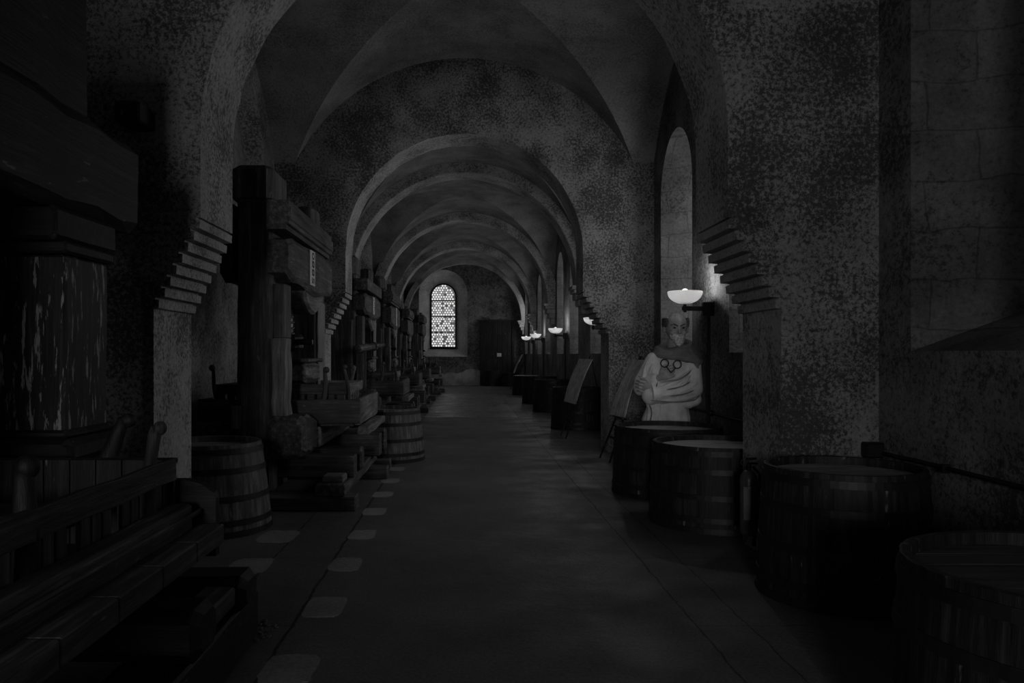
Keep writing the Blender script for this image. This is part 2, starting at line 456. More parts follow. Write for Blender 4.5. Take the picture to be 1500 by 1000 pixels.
# leaded window of bullseye roundels
mb = MB(); d = .118; row = 0; z = gz0+.07
while z < 4.06+gr:
    x = wx-gr-d+(d/2 if row % 2 else 0)
    while x < wx+gr+d:
        x += d
        zz = z-4.06
        if abs(x-wx) > gr-.045 or (zz > 0 and (x-wx)**2+zz*zz > (gr-.05)**2): continue
        mi = random.choices((0, 1, 2), (78, 14, 8))[0]
        mb.face([(x+.043*cos(2*pi*k/12), yb-.03, z+.043*sin(2*pi*k/12)) for k in range(12)], mi)
    z += d*.866; row += 1
B2 = [(wx-gr, gz0)]+arch_pts(wx, gr, 4.06, gr)+[(wx+gr, gz0)]
mb.face([(p[0], yb-.012, p[1]) for p in B2], 3)
wroot = mb.build('window_1', [M['glass0'], M['glass1'], M['glass2'], emis('smoky_interstice_glass', .13)], recalc=False)
struct(wroot, 'round-arched leaded window of bright bullseye roundels')
mb = MB(); mb.tube([(p[0], yb-.06, p[1]) for p in B2]+[(B2[0][0], yb-.06, B2[0][1])], .035, 8)
for zz in (2.42, 3.14, 3.86): mb.box(wx-gr, wx+gr, yb-.08, yb-.05, zz-.022, zz+.022)
mb.box(wx-gr-.05, wx+gr+.05, yb-.12, yb-.02, gz0-.09, gz0-.02)
mb.build('window_frame', M['lead'], wroot)
# door
dx0, dx1, dz = .82, 2.16, 2.86
mb = MB(); n_b = 6
for k in range(n_b):
    a = dx0+(dx1-dx0)*k/n_b; mb.box(a+.004, a+(dx1-dx0)/n_b-.004, YB-.10, YB-.02, 0, dz)
droot = mb.build('door_1', M['dark_z']); struct(droot, 'dark studded plank door at the far end')
mb = MB()
for zz in (.5, 1.4, 2.35):
    for k in range(7): mb.ball((dx0+.12+k*.18, YB-.105, zz), .022, 8, 6)
mb.build('door_stud', M['metal'], droot)['kind'] = 'stuff'
mb = MB(); mb.box(dx0+.66, dx0+.86, YB-.125, YB-.10, 1.30, 1.46); mb.build('door_plate', M['plate'], droot)
mb = MB(); mb.box(dx0-.10, dx0, YB-.13, YB, 0, dz+.1); mb.box(dx1, dx1+.10, YB-.13, YB, 0, dz+.1); mb.box(dx0, dx1, YB-.13, YB, dz, dz+.1)
mb.build('door_frame', M['dark_z'], droot)

# transverse arches with stepped corbels
def cross_arch(name, y0, y1, hlL, hlR, hu, label):
    mb = MB(); T = 6.0
    def prof(hl, sgn):
        P = [(hl, 0), (hl, .6), (hl, 1.2), (hl, 1.70)]
        ns = 8; dz_ = (2.30-1.70)/ns; dxs = (hl-hu)/ns
        for i in range(ns):
            x = hl-dxs*(i+1)+.006; z = 1.70+dz_*i
            P += [(x, z+.004), (x-.004, z+dz_-.016), (x+.022, z+dz_-.013), (x+.022, z+dz_)]
        P += [(hu, 2.30), (hu, 2.6), (hu, 2.86)]
        m = 26
        for k in range(1, m): a = (pi/2)*k/m; j = random.uniform(-.007, .007); P.append(((hu+j)*cos(a), 2.86+(hu+j)*sin(a)))
        P.append((0, 2.86+hu))
        return [(sgn*x, z) for x, z in P]
    for sgn, hl in ((-1, hlL), (1, hlR)):
        P = prof(hl, sgn); xo = sgn*(XW+.02)
        for (a, b) in zip(P, P[1:]):
            st = 1 if 2 >= 0 else 0
            zc = (a[1]+b[1])/2
            mi = 2 if (1.70 < zc < 2.30) else 1
            if abs(a[1]-b[1]) > 1e-6:
                for yy in (y0, y1): mb.face([(a[0], yy, a[1]), (b[0], yy, b[1]), (xo, yy, b[1]), (xo, yy, a[1])], 0)
            mb.face([(a[0], y0, a[1]), (b[0], y0, b[1]), (b[0], y1, b[1]), (a[0], y1, a[1])], mi)
        for yy in (y0, y1): mb.face([(0, yy, 2.86+hu), (xo, yy, 2.86+hu), (xo, yy, T), (0, yy, T)], 0)
    bmesh.ops.remove_doubles(mb.bm, verts=mb.bm.verts[:], dist=1e-4)
    return struct(mb.build(name, [M['pillar'], M['soffit'], M['stone']], recalc=False), label)
cross_arch('wall_near_arch', 5.15, 5.86, 2.037, 2.08, 1.73, 'near cross wall with round arch on stepped corbels')
cross_arch('wall_middle_arch', 11.24, 11.90, 2.02, 2.07, 1.70, 'second cross wall with round arch on stepped corbels')
# transverse ribs on consoles
for i, c in enumerate(CEN[5:]+[YB-.22]):
    if c > YB: continue
    hwid = .34 if c < YB-1 else .2; rin = 2.485
    if c > YB-1: rin = 2.55
    mb = MB(); m = 40; rings = []
    for k in range(m+1):
        a = pi*k/m; ri = rin+random.uniform(-.006, .006)
        xi, zi = ri*cos(a), 2.92+ri*sin(a); xo, zo = 2.8*cos(a), 2.88+2.85*sin(a)
        rings.append([(xi, c-hwid+.02, zi), (xi, c+hwid-.02, zi), (xi*1.008, c+hwid, zi+.02*sin(a)), (xo, c+hwid, zo), (xo, c-hwid, zo), (xi*1.008, c-hwid, zi+.02*sin(a))])
    mb.loft(rings)
    rib = struct(mb.build('trim_%d' % (i+2), M['soffit']), 'plastered transverse rib of the vault')
    for s_ in (-1, 1):
        mb = MB(); xw = s_*XW
        for (w_, z0, z1) in ((.34, 2.84, 2.93), (.30, 2.76, 2.84), (.25, 2.62, 2.76), (.19, 2.48, 2.62), (.12, 2.30, 2.48)):
            g = hwid*(.55+w_*1.4); a, b = sorted((xw, xw-s_*w_)); mb.box(a, b, max(c-g, 0), min(c+g, YB), z0, z1, ch=.02)
        mb.build('console', M['stone'], rib)

# ------------------------------------------------------------------ barrels
def barrel(x, y, h, rt, rb, label, dark=False, lidm=None, hoops=(.04, .16, .42, .72, .93), group='half casks', lid=.045, rim=.03, twist=0):
    root = thing('barrel', label, 'barrel', (x, y, 0), group)
    ns = 26; seg = ns*4
    def rf(k): return 1-.006*(k % 4 == 0)+ (.003 if (k//4) % 3 == 0 else 0)
    def R(t): return rb+(rt-rb)*t**1.25
    prof = [(R(t), h*t) for t in [i/10 for i in range(11)]]
    prof += [(rt-rim*.25, h+.003), (rt-rim, h), (rt-rim-.004, h-lid-.03), (rt-rim*1.1-.01, h-lid-.08)]
    mb = MB(); mb.lathe([(rb-rim, 0)]+prof, (x, y, 0), seg, rf=rf)
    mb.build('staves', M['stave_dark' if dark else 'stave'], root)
    mb = MB(); r = rt-rim; nb = 7
    for k in range(nb):
        a, b = -r+2*r*k/nb+.002, -r+2*r*(k+1)/nb-.002
        pts = []
        for j in range(9): yy = a+(b-a)*j/8; pts.append((sqrt(max(0, r*r-yy*yy)), yy))
        poly = [(x+p[0], y+p[1]) for p in pts]+[(x-p[0], y+p[1]) for p in reversed(pts)]
        clean = []
        for p in poly:
            if not clean or (abs(p[0]-clean[-1][0])+abs(p[1]-clean[-1][1])) > 1e-5: clean.append(p)
        if (abs(clean[0][0]-clean[-1][0])+abs(clean[0][1]-clean[-1][1])) < 1e-5: clean.pop()
        mb.prism(clean, 'z', h-lid-.025, h-lid+random.uniform(-.002, .002))
    mb.build('lid', M[lidm or ('lid_dark' if dark else 'lid')], root)
    for t in hoops:
        z = h*t; hh = .042; mb = MB()
        z0, z1 = max(.005, z-hh/2), min(h-.005, z+hh/2)
        ra, rb2 = R(z0/h), R(z1/h)
        mb.lathe([(ra-.002, z0), (ra+.007, z0), (rb2+.007, z1), (rb2-.002, z1)], (x, y, 0), 64)
        mb.build('hoop', M['hoop'], root)
    return root
barrel(-2.06, 6.36, .70, .405, .49, 'tapered wooden cask behind the left pillar of the near arch', group=None)
barrel(-1.04, 10.5, .69, .44, .51, 'tapered cask standing in the aisle past the second wine press', group=None)
barrel(-1.52, 21.55, .70, .42, .48, 'small distant cask on the left beside the row of presses', group=None)
barrel(1.90, 2.40, .75, .50, .54, 'half cask at the bottom right corner, the closest to the viewer', True, 'lid_shaded', group=None)
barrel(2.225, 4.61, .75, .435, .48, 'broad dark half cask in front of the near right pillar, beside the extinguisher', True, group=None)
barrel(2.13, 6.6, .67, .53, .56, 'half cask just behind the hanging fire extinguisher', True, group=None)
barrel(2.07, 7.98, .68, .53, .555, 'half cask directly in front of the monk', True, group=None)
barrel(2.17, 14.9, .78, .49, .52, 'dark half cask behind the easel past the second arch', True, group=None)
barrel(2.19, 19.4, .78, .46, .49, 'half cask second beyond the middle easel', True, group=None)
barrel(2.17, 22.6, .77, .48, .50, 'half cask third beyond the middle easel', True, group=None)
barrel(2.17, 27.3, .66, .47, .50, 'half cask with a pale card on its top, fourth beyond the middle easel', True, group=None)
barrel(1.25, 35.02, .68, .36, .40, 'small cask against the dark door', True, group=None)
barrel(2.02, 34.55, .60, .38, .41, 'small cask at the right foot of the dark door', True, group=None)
mb = MB(); mb.box(1.75, 2.55, 27.1, 27.4, .665, .68); tag(mb.build('card', M['plate']), 'pale card lying on a distant cask top', 'card')

# ------------------------------------------------------------------ wine presses
def finial(root, x, y, z0, z1, lean=0.0, curl=1, t=.035, name='lever'):
    """a curved lever post ending in a rounded knob"""
    H = z1-z0; mb = MB(); path = []; rad = []
    for k in range(13):
        q = k/12
        path.append((x+lean*q+.03*sin(q*pi*1.2)*curl, y, z0+H*q)); rad.append(t*(1-.45*q) if q < .85 else t*.6)
    mb.tube(path, rad, 8, flat=.8)
    e = Vector(path[-1]); mb.ball(e+Vector((curl*.012, 0, -.004)), (t*.95, t*.8, t*.95), 12, 8)
    return mb.build(name, M['wood_z'], root, smooth=True)

def numerals(root, x, yc, zc, hgt, txt):
    cu = bpy.data.curves.new('numerals', 'FONT'); cu.body = txt; cu.size = hgt; cu.align_x = 'CENTER'; cu.align_y = 'CENTER'; cu.extrude = .001
    ob = bpy.data.objects.new('tmp_text', cu); COL.objects.link(ob)
    bpy.context.view_layer.update()
    me = bpy.data.meshes.new_from_object(ob); bpy.data.objects.remove(ob)
    me.name = 'numerals'
    # text plane facing +x, reading downwards
    R = Matrix(((0, 0, 1), (0, 1, 0), (-1, 0, 0))).to_4x4()
    R = Matrix.Translation((x, yc, zc)) @ R
    me.transform(Matrix.Translation(-world_loc(root)) @ R); me.materials.append(M['ink'])
    o = bpy.data.objects.new('numerals', me); COL.objects.link(o); o.parent = root; return o

def press(y, label, posttop=3.14, beamz=(2.05, 2.50), wide=False, xo=0.0, knob=False, txt='0885', sc_=1.0, roundtop=False):
    root = thing('wine_press', label, 'wine press', (-1.8+xo, y, 0), None)
    X = lambda v: v+xo
    D = lambda v: y+v*sc_
    def B(name, m, *a, **k):
        x0, x1, y0, y1, z0, z1 = a
        mb = MB(); mb.beam(X(x0), X(x1), D(y0), D(y1), z0, z1, **k); return mb.build(name, M[m], root)
    # foundation
    B('sleeper', 'wood_x', -2.62, -.97, -.2, .06, 0, .13)
    B('sleeper', 'wood_x', -2.62, -.865, 1.6, 1.86, 0, .13)
    B('sleeper', 'wood_x', -2.62, -.90, 2.3, 2.5, 0, .12)
    B('ground_beam', 'wood_y', -1.33, -1.06, -.2, 2.35, .13, .24)
    B('ground_beam', 'wood_y', -2.45, -2.15, -.1, 2.35, .13, .24)
    B('wedge', 'pale_x', -1.28, -1.09, -.12, .10, .24, .305)
    B('cross_beam', 'wood_x', -2.62, -1.04, .2, .43, .24, .445)
    B('cross_beam', 'wood_x', -2.62, -1.02, .62, .82, .24, .475, ch=.03)
    B('cross_beam', 'wood_x', -2.62, -.965, 1.75, 2.0, .24, .49)
    B('cross_beam', 'wood_x', -2.62, -.95, 2.26, 2.46, .24, .50, ch=.03)
    # the two heavy log ends carrying the trough
    B('log', 'wood_y', -1.79, -1.43, -.1, .46,   .447, .83, ch=.065, jit=.012, step=.1)
    B('runner', 'pale_y', -1.66, -1.40, .46, 2.4, .49, .69, ch=.02)
    B('log', 'wood_y', -2.60, -2.22, .3, .52, .47, .75, ch=.04)
    # posts
    pw = (-2.12, -1.72) if wide else (-2.09, -1.76)
    B('post', 'wood_z', -2.09, -1.76, 0, .62, .13, posttop-.3, ch=.03, jit=.008)
    if wide: B('post_base', 'wood_z', -2.32, -1.80, -.06, .60, .6, 1.98, ch=.03)
    B('post_head', 'wood_z', -2.14, -1.755, -.02, .62, posttop-.34, posttop, ch=.10 if roundtop else .055, axis='z')
    B('brace_plank', 'wood_z' if wide else 'pale_z', -1.765, -1.63, -.02, .22, .83, 1.55, ch=.012, jit=.01, step=.12)
    B('brace_plank', 'wood_z', -1.76, -1.64, .02, .24, 1.55, beamz[0], ch=.012)
    B('post', 'wood_z', -1.98, -1.68, 1.75, 2.2, .13, beamz[0]+.3, ch=.03)
    B('post_head', 'wood_z', -1.95, -1.71, 1.78, 2.15, beamz[0]+.3, posttop-.04, ch=.05, axis='z')
    mb = MB(); mb.beam(X(-1.68), X(-1.665), D(1.76), D(2.2), .9, 2.0, ch=.003); mb.build('lit_edge', M['pale_z'], root)  # pale strip painting in the lit side of the far post
    # the press beam, hewn, with a wavy under side
    for xa, xb, s0, s1, nm in ((-1.80, -1.58, -.02, 2.35, 1), (-2.24, -2.09, .0, 2.3, 0)):
        mb = MB(); n = 14; rings = []
        for k in range(n+1):
            t = k/n; yy = D(s0+(s1-s0)*t)
            zb = beamz[0]+.035*sin(t*9)+(.10*max(0, (.06-t)/.06))+(.05*max(0, (t-.9)/.1)); zt_ = beamz[1]-.02*sin(t*7)-(.05 if k in (0, n) else 0)
            xr = X(xb)-(.03 if k in (0, n) else random.uniform(0, .008))
            rings.append([(X(xa), yy, zb), (xr-.03, yy, zb-.0), (xr, yy, zb+.05), (xr+random.uniform(-.004, .004), yy, (zb+zt_)/2), (xr, yy, zt_-.05), (xr-.03, yy, zt_), (X(xa), yy, zt_)])
        mb.loft(rings); pb = mb.build('press_beam', M['wood_y'] if nm else M['dark_y'], root)
    # moulded top rails
    for xa, xb in ((-1.765, -1.545), (-2.23, -2.10)):
        zc = beamz[1]
        mb = MB(); prof = [(xa, zc+.02), (xb-.045, zc+.02), (xb-.045, zc+.06), (xb-.02, zc+.07), (xb-.012, zc+.10), (xb, zc+.11), (xb, zc+.22), (xb-.02, zc+.225), (xb-.02, zc+.28), (xa, zc+.28)]
        if knob: prof = [(xa, zc+.02), (xb, zc+.02), (xb, zc+.20), (xa, zc+.20)]
        mb.prism([(X(p[0]), p[1]) for p in prof], 'y', D(-.2), D(2.05)); mb.build('top_rail', M['wood_y'], root)
    # number board
    yc = D(.83)+.1
    if txt:
        mb = MB(); mb.box(X(-1.578), X(-1.566), yc-.12, yc+.12, beamz[0]+.06, beamz[1]-.03, ch=.003)
        npl = mb.build('number_plate', M['plate'], root)
        npl['label'] = 'pale vertical board with dark marks'
        if txt.isdigit(): numerals(npl, X(-1.564), yc, (beamz[0]+beamz[1])/2+.015, .17, txt)
        else:      # worn marks nobody can read any more
            mb = MB(); z = beamz[0]+.10
            while z < beamz[1]-.08:
                h_ = random.uniform(.012, .03); a_ = random.uniform(-.07, .02)
                mb.box(X(-1.567), X(-1.564), yc+a_, yc+a_+random.uniform(.02, .07), z, z+h_, ch=.001); z += h_+random.uniform(.012, .025)
            mb.build('worn_marks', M['ink'], npl)
    # screw and nut block
    mb = MB(); n = 10; rings = []
    for k in range(n+1):
        t = k/n; yy = D(.78+.95*t); zb = beamz[0]-.02-.20*sin(pi*t)**.6
        rings.append([(X(-1.9), yy, zb), (X(-1.64), yy, zb), (X(-1.61), yy, zb+.03), (X(-1.62), yy, beamz[0]), (X(-1.9), yy, beamz[0])])
    mb.loft(rings); mb.build('nut_block', M['pale_y'], root)
    yx, ys = X(-1.84), D(1.05)
    mb = MB(); mb.lathe([(.042, 1.30), (.042, beamz[0])], (yx, ys, 0), 16, True, True)
    path = [(yx+.048*cos(a), ys+.048*sin(a), 1.5+a*.0095) for a in [k*pi/8 for k in range(16*5)]]
    mb.tube(path, .012, 6); mb.build('screw', M['metal'], root, smooth=True)
    mb = MB(); mb.lathe([(.02, 1.44), (.13, 1.44), (.15, 1.47), (.15, 1.58), (.13, 1.61), (.05, 1.61)], (yx, ys, 0), 20, True, True)
    mb.tube([(yx, ys-.1, 1.53), (yx+.27, ys-.12, 1.53)], .03, 8); mb.build('capstan', M['iron'], root, smooth=False)
    B('pressing_board', 'wood_y', -2.1, -1.56, .7, 1.5, 1.32, 1.36)
    B('pressing_block', 'pale_y', -2.12, -1.58, .82, 1.45, 1.10, 1.32, ch=.05, jit=.012, step=.12)
    # trough
    mb = MB(); mb.beam(X(-2.62), X(-1.02), D(.5), D(.56), .717, .955, ch=.008); mb.build('trough_board', M['wood_x'], root)
    mb = MB(); mb.beam(X(-2.62), X(-1.06), D(2.15), D(2.21), .717, .98, ch=.02); mb.build('trough_board', M['wood_x'], root)
    mb = MB(); mb.beam(X(-1.09), X(-1.03), D(.56), D(2.15), .70, .955, ch=.008); mb.build('trough_side', M['wood_y' if wide else 'pale_y'], root)
    mb = MB(); mb.beam(X(-2.62), X(-2.56), D(.56), D(2.15), .70, .955, ch=.008); mb.build('trough_side', M['wood_y'], root)
    mb = MB(); mb.beam(X(-2.56), X(-1.09), D(.56), D(2.15), .69, .73, ch=.004); mb.build('trough_floor', M['wood_y'], root)
    B('side_step', 'pale_y', -1.06, -.94, .6, 2.1, .60, .68)
    B('end_block', 'pale_z', -2.13, -2.05, -.012, .0, .72, .93, ch=.003, axis='z')
    # slatted basket standing in the trough
    x0, x1, y0, y1 = X(-2.5), X(-1.18), D(.66), D(1.95)
    for c_, d_, e_ in ((y0, y0+.03, y0+.028), (y1-.03, y1, y1-.048)):
        mb = MB(); mb.beam(x0, x1, c_, d_, 1.0, 1.10, ch=.004); mb.beam(x0, x1, c_, d_, .74, .78, ch=.004)
        k = x0+.02
        while k < x1-.05: mb.box(k, k+.075, e_, e_+.02, .735, 1.03, ch=.002); k += .10
        for i in range(9):
            for zz in (1.035, 1.075): mb.box(x0+.1+i*.14, x0+.125+i*.14, c_-.002, c_, zz, zz+.01, ch=.001)
        mb.build('basket_panel', M['wood_x'], root)
    for a, e_ in ((x0, x0+.028), (x1-.03, x1-.05)):
        mb = MB(); mb.beam(a, a+.03, y0, y1, 1.0, 1.10, ch=.004); kk = y0+.05
        while kk < y1-.05: mb.box(e_, e_+.022, kk, kk+.07, .735, 1.03, ch=.002); kk += .15
        mb.build('basket_side', M['pale_y'], root)
    finial(root, X(-1.46), y0-.03, .80, 1.25, .09, 1); finial(root, X(-1.185), y0-.02, .80, 1.28, .0, 1, .026)
    finial(root, X(-2.40), y0-.03, .80, 1.27, -.12, -1); finial(root, X(-1.3), y1+.04, .80, 1.25, .0, -1, .03)
    if knob:   # turning bar stuck through the screw head
        mb = MB(); mb.tube([(X(-1.66), D(-.5), 1.49), (X(-1.45), D(-.1), 1.53), (X(-1.43), D(-.06), 1.535), (X(-1.33), D(.14), 1.56)], [.06, .056, .042, .04], 12)
        mb.tube([(X(-1.46), D(-.12), 1.528), (X(-1.445), D(-.09), 1.53)], .072, 12); mb.build('turning_bar', M['wood_y'], root)
        B('bar_stand', 'wood_z', -1.60, -1.56, -.3, -.26, .0, 1.46, ch=.003)
    return root
press(7.2, 'wine press between the two stepped pillars, its tall post with broad square head', txt='0885')
press(12.75, 'wine press past the second left pillar, with a wooden turning bar sticking out', posttop=3.02, beamz=(2.03, 2.42), wide=True, knob=True, txt='worn', sc_=.95)
press(17.3, 'wine press with rounded post head, behind the one with the turning bar', posttop=3.14, beamz=(2.0, 2.50), wide=True, txt='worn', sc_=.95, roundtop=True)
press(22.45, 'distant wine press, second from the far end wall on the left', posttop=2.92, beamz=(1.95, 2.42), wide=True, txt='', sc_=.9)
press(27.6, 'farthest wine press of the left row, beside the leaded window', posttop=3.0, beamz=(2.05, 2.5), wide=False, xo=.15, txt='', sc_=.9)

# the nearest press, cut by the left edge of the picture, its oak darkened in place of shade
root = thing('wine_press', 'huge dark wine press filling the left edge, closest to the viewer', 'wine press', (-1.9, 2.4, 0))
def B(name, m, x0, x1, y0, y1, z0, z1, **k):
    mb = MB(); mb.beam(x0, x1, y0, y1, z0, z1, **k); return mb.build(name, M[m], root)
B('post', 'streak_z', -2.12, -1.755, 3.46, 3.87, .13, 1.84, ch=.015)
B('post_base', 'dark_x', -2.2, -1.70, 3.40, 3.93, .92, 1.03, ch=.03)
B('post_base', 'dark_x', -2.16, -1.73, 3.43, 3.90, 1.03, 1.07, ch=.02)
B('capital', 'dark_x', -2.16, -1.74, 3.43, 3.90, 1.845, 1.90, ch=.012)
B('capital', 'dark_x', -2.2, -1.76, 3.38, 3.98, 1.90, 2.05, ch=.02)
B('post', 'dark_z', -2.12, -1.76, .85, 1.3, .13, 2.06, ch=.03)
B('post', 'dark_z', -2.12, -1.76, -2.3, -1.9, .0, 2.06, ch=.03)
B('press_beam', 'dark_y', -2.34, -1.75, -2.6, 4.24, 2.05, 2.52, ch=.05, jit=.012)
B('upper_beam', 'dark_y', -2.34, -1.86, -2.6, 3.9, 2.535, 3.2, ch=.04, jit=.012)  # beams lengthened behind the camera and this one raised to shade the wall
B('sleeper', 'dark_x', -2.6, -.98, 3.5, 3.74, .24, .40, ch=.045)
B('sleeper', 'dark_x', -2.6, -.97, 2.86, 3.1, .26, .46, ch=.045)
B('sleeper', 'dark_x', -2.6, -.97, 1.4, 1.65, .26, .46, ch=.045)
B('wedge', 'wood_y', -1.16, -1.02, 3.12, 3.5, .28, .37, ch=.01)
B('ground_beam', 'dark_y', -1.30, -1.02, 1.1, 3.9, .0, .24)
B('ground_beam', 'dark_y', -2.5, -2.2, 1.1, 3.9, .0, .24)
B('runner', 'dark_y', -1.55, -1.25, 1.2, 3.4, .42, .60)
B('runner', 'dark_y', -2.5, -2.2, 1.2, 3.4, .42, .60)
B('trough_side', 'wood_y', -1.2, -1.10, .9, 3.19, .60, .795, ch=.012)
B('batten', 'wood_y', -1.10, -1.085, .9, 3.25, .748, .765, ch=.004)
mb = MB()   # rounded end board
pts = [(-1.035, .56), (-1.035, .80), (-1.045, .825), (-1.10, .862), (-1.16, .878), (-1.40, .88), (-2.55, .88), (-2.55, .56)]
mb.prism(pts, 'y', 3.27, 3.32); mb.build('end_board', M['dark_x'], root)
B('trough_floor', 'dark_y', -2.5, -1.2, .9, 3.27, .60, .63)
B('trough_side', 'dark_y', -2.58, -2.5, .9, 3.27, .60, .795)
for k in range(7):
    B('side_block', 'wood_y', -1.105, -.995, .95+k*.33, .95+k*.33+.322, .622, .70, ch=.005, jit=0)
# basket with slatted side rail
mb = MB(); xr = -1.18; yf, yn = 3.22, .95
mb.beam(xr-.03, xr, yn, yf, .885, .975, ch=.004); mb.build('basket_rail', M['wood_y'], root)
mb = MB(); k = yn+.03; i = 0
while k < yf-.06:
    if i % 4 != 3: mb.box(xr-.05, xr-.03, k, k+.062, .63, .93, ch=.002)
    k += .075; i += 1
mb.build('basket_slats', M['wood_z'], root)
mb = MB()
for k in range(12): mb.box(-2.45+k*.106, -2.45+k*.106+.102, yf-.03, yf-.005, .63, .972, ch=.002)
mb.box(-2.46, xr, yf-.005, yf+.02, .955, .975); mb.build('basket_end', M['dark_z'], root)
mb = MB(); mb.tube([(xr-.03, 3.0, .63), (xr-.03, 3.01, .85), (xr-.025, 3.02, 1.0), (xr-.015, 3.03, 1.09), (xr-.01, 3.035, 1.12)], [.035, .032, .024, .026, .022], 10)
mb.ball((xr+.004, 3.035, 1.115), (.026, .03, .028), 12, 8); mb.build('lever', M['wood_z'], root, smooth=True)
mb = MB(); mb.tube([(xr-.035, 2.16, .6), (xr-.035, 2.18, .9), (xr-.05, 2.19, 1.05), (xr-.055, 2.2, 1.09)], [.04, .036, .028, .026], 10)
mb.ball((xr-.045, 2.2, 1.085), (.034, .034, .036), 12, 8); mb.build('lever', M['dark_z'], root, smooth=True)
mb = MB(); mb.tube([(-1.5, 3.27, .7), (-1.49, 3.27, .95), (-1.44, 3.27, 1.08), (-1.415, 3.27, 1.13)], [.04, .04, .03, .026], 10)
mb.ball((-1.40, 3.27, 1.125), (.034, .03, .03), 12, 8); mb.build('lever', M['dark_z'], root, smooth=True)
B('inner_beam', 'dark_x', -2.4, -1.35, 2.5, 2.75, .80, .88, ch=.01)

# beam stub let into the left wall of the near arch
mb = MB(); mb.beam(-2.19, -2.03, 4.9, 5.2, 2.86, 2.99, ch=.01)
tag(mb.build('beam_stub', M['dark_y']), 'short squared timber stub jutting from the cross wall high on the left', 'beam stub')

# ------------------------------------------------------------------ wall lamps
def lamp(i, y, label, up=1.0):
    root = thing('wall_lamp', label, 'lamp', (2.65, y, .76))
    mb = MB(); mb.tube([(2.67, y, .60), (2.67, y, 1.85)], .017, 10); mb.build('conduit', M['iron'], root)
    mb = MB(); mb.box(2.60, XW+.0, y-.035, y+.035, 1.82, 1.97); mb.build('bracket', M['iron'], root)
    mb = MB(); mb.beam(2.38, 2.61, y-.02, y+.02, 1.875, 1.925, ch=.004); mb.tube([(2.41, y, 1.86), (2.41, y, 1.955)], .018, 10); mb.build('arm', M['iron'], root)
    mb = MB(); R_ = .187; prof = []
    for k in range(13): a = (pi/2)*k/12; prof.append((max(.004, R_*sin(a)), 1.948+.135*(1-cos(a))))
    inner = [(r-.005 if r > .01 else .003, z+.006) for r, z in reversed(prof)]
    mb.lathe(prof+inner, (2.41, y, 0), 40); mb.build('bowl', M['bowl'], root, smooth=True)
    mb = MB(); mb.ball((2.41, y, 2.072), (.042, .042, .05), 16, 10); mb.build('bulb', M['bulb'], root, smooth=True)
    l = bpy.data.lights.new('lamp_light', 'POINT'); l.energy = LAMP*up; l.shadow_soft_size = .05
    lo = bpy.data.objects.new('lamp_light', l); COL.objects.link(lo); lo.location = Vector((2.41, y, 2.19))-root.location; lo.parent = root
    return root
LB = ['glass bowl wall lamp above the monk', 'glass bowl wall lamp half hidden by the second right pillar', 'glass bowl wall lamp third from the viewer, over the row of casks',
      'glass bowl wall lamp fourth from the viewer', 'farthest glass bowl wall lamp, near the dark door']
for i in range(5): lamp(i, 8.57+S*i-(.0, .0, .0, .3, 2.4)[i], LB[i])

lamp(-1, 8.57-S, 'glass bowl wall lamp on the near right wall, outside the picture', .12)

# conduit running along the right wall
mb = MB(); mb.tube([(2.70, y, .76+.004*sin(y*3)) for y in [6.0, 7, 8, 8.57, 9.5, 10.5, 11.2]], .014, 8)
for y in (8.57,): mb.ball((2.69, y, .76), .035, 10, 8)
tag(mb.build('pipe', M['iron']), 'thin black pipe running along the right wall behind the monk', 'pipe')
mb = MB(); mb.tube([(2.70, y, .76+.004*sin(y*3)) for y in [2.2, 3, 3.8, 4.6, 5.1]], .014, 8)
for y in (3.3, 4.4): mb.box(2.675, 2.72, y-.012, y+.012, .735, .785)
tag(mb.build('pipe', M['iron']), 'thin black pipe along the right wall in front of the near arch', 'pipe')
mb = MB(); mb.box(2.60, 2.71, 5.06, 5.15, .73, .83, ch=.01)
tag(mb.build('junction_box', M['iron']), 'small black box in the corner where the pipe meets the pillar', 'junction box')

# ------------------------------------------------------------------ fire extinguisher
root = thing('fire_extinguisher', 'fire extinguisher hanging on the inner face of the right pillar', 'fire extinguisher', (1.985, 5.5, .13))
cx, cy = 1.993, 5.5
mb = MB(); mb.lathe([(.03, .135), (.052, .14), (.06, .16), (.06, .52), (.054, .555), (.035, .58), (.016, .59)], (cx, cy, 0), 28, True, True); mb.build('cylinder', M['red'], root, smooth=True)
mb = MB(); mb.lathe([(.016, .585), (.018, .62), (.012, .64)], (cx, cy, 0), 14, True, True); mb.box(cx-.01, cx+.06, cy-.012, cy+.012, .63, .645); mb.box(cx-.01, cx+.055, cy-.012, cy+.012, .665, .678); mb.build('valve', M['iron'], root)
mb = MB(); mb.tube([(cx-.035+.02*cos(a), cy-.0, .645+.02*sin(a)) for a in [2*pi*k/14 for k in range(14)]], .0025, 6, closed=True); mb.build('pull_ring', M['metal'], root)
mb = MB(); mb.tube([(cx+.02, cy-.02, .62), (cx+.058, cy-.045, .57), (cx+.05, cy-.06, .40), (cx+.03, cy-.063, .2), (cx+.02, cy-.05, .12), (cx+.02, cy-.045, .07)], [.008]*4+[.012, .016], 8); mb.build('hose', M['iron'], root, smooth=True)
mb = MB()
for a0, z0, z1, w_ in ((-2.2, .24, .47, .55),):
    pts = [(-2.5+.1*k) for k in range(9)]
    for p, q in zip(pts, pts[1:]): mb.face([(cx+.0607*cos(p), cy+.0607*sin(p), .25), (cx+.0607*cos(q), cy+.0607*sin(q), .25), (cx+.0607*cos(q), cy+.0607*sin(q), .48), (cx+.0607*cos(p), cy+.0607*sin(p), .48)])
mb.build('label_sticker', M['label'], root, recalc=False)
mb = MB(); mb.box(2.045, 2.079, 5.45, 5.55, .4, .44); mb.build('wall_bracket', M['iron'], root)

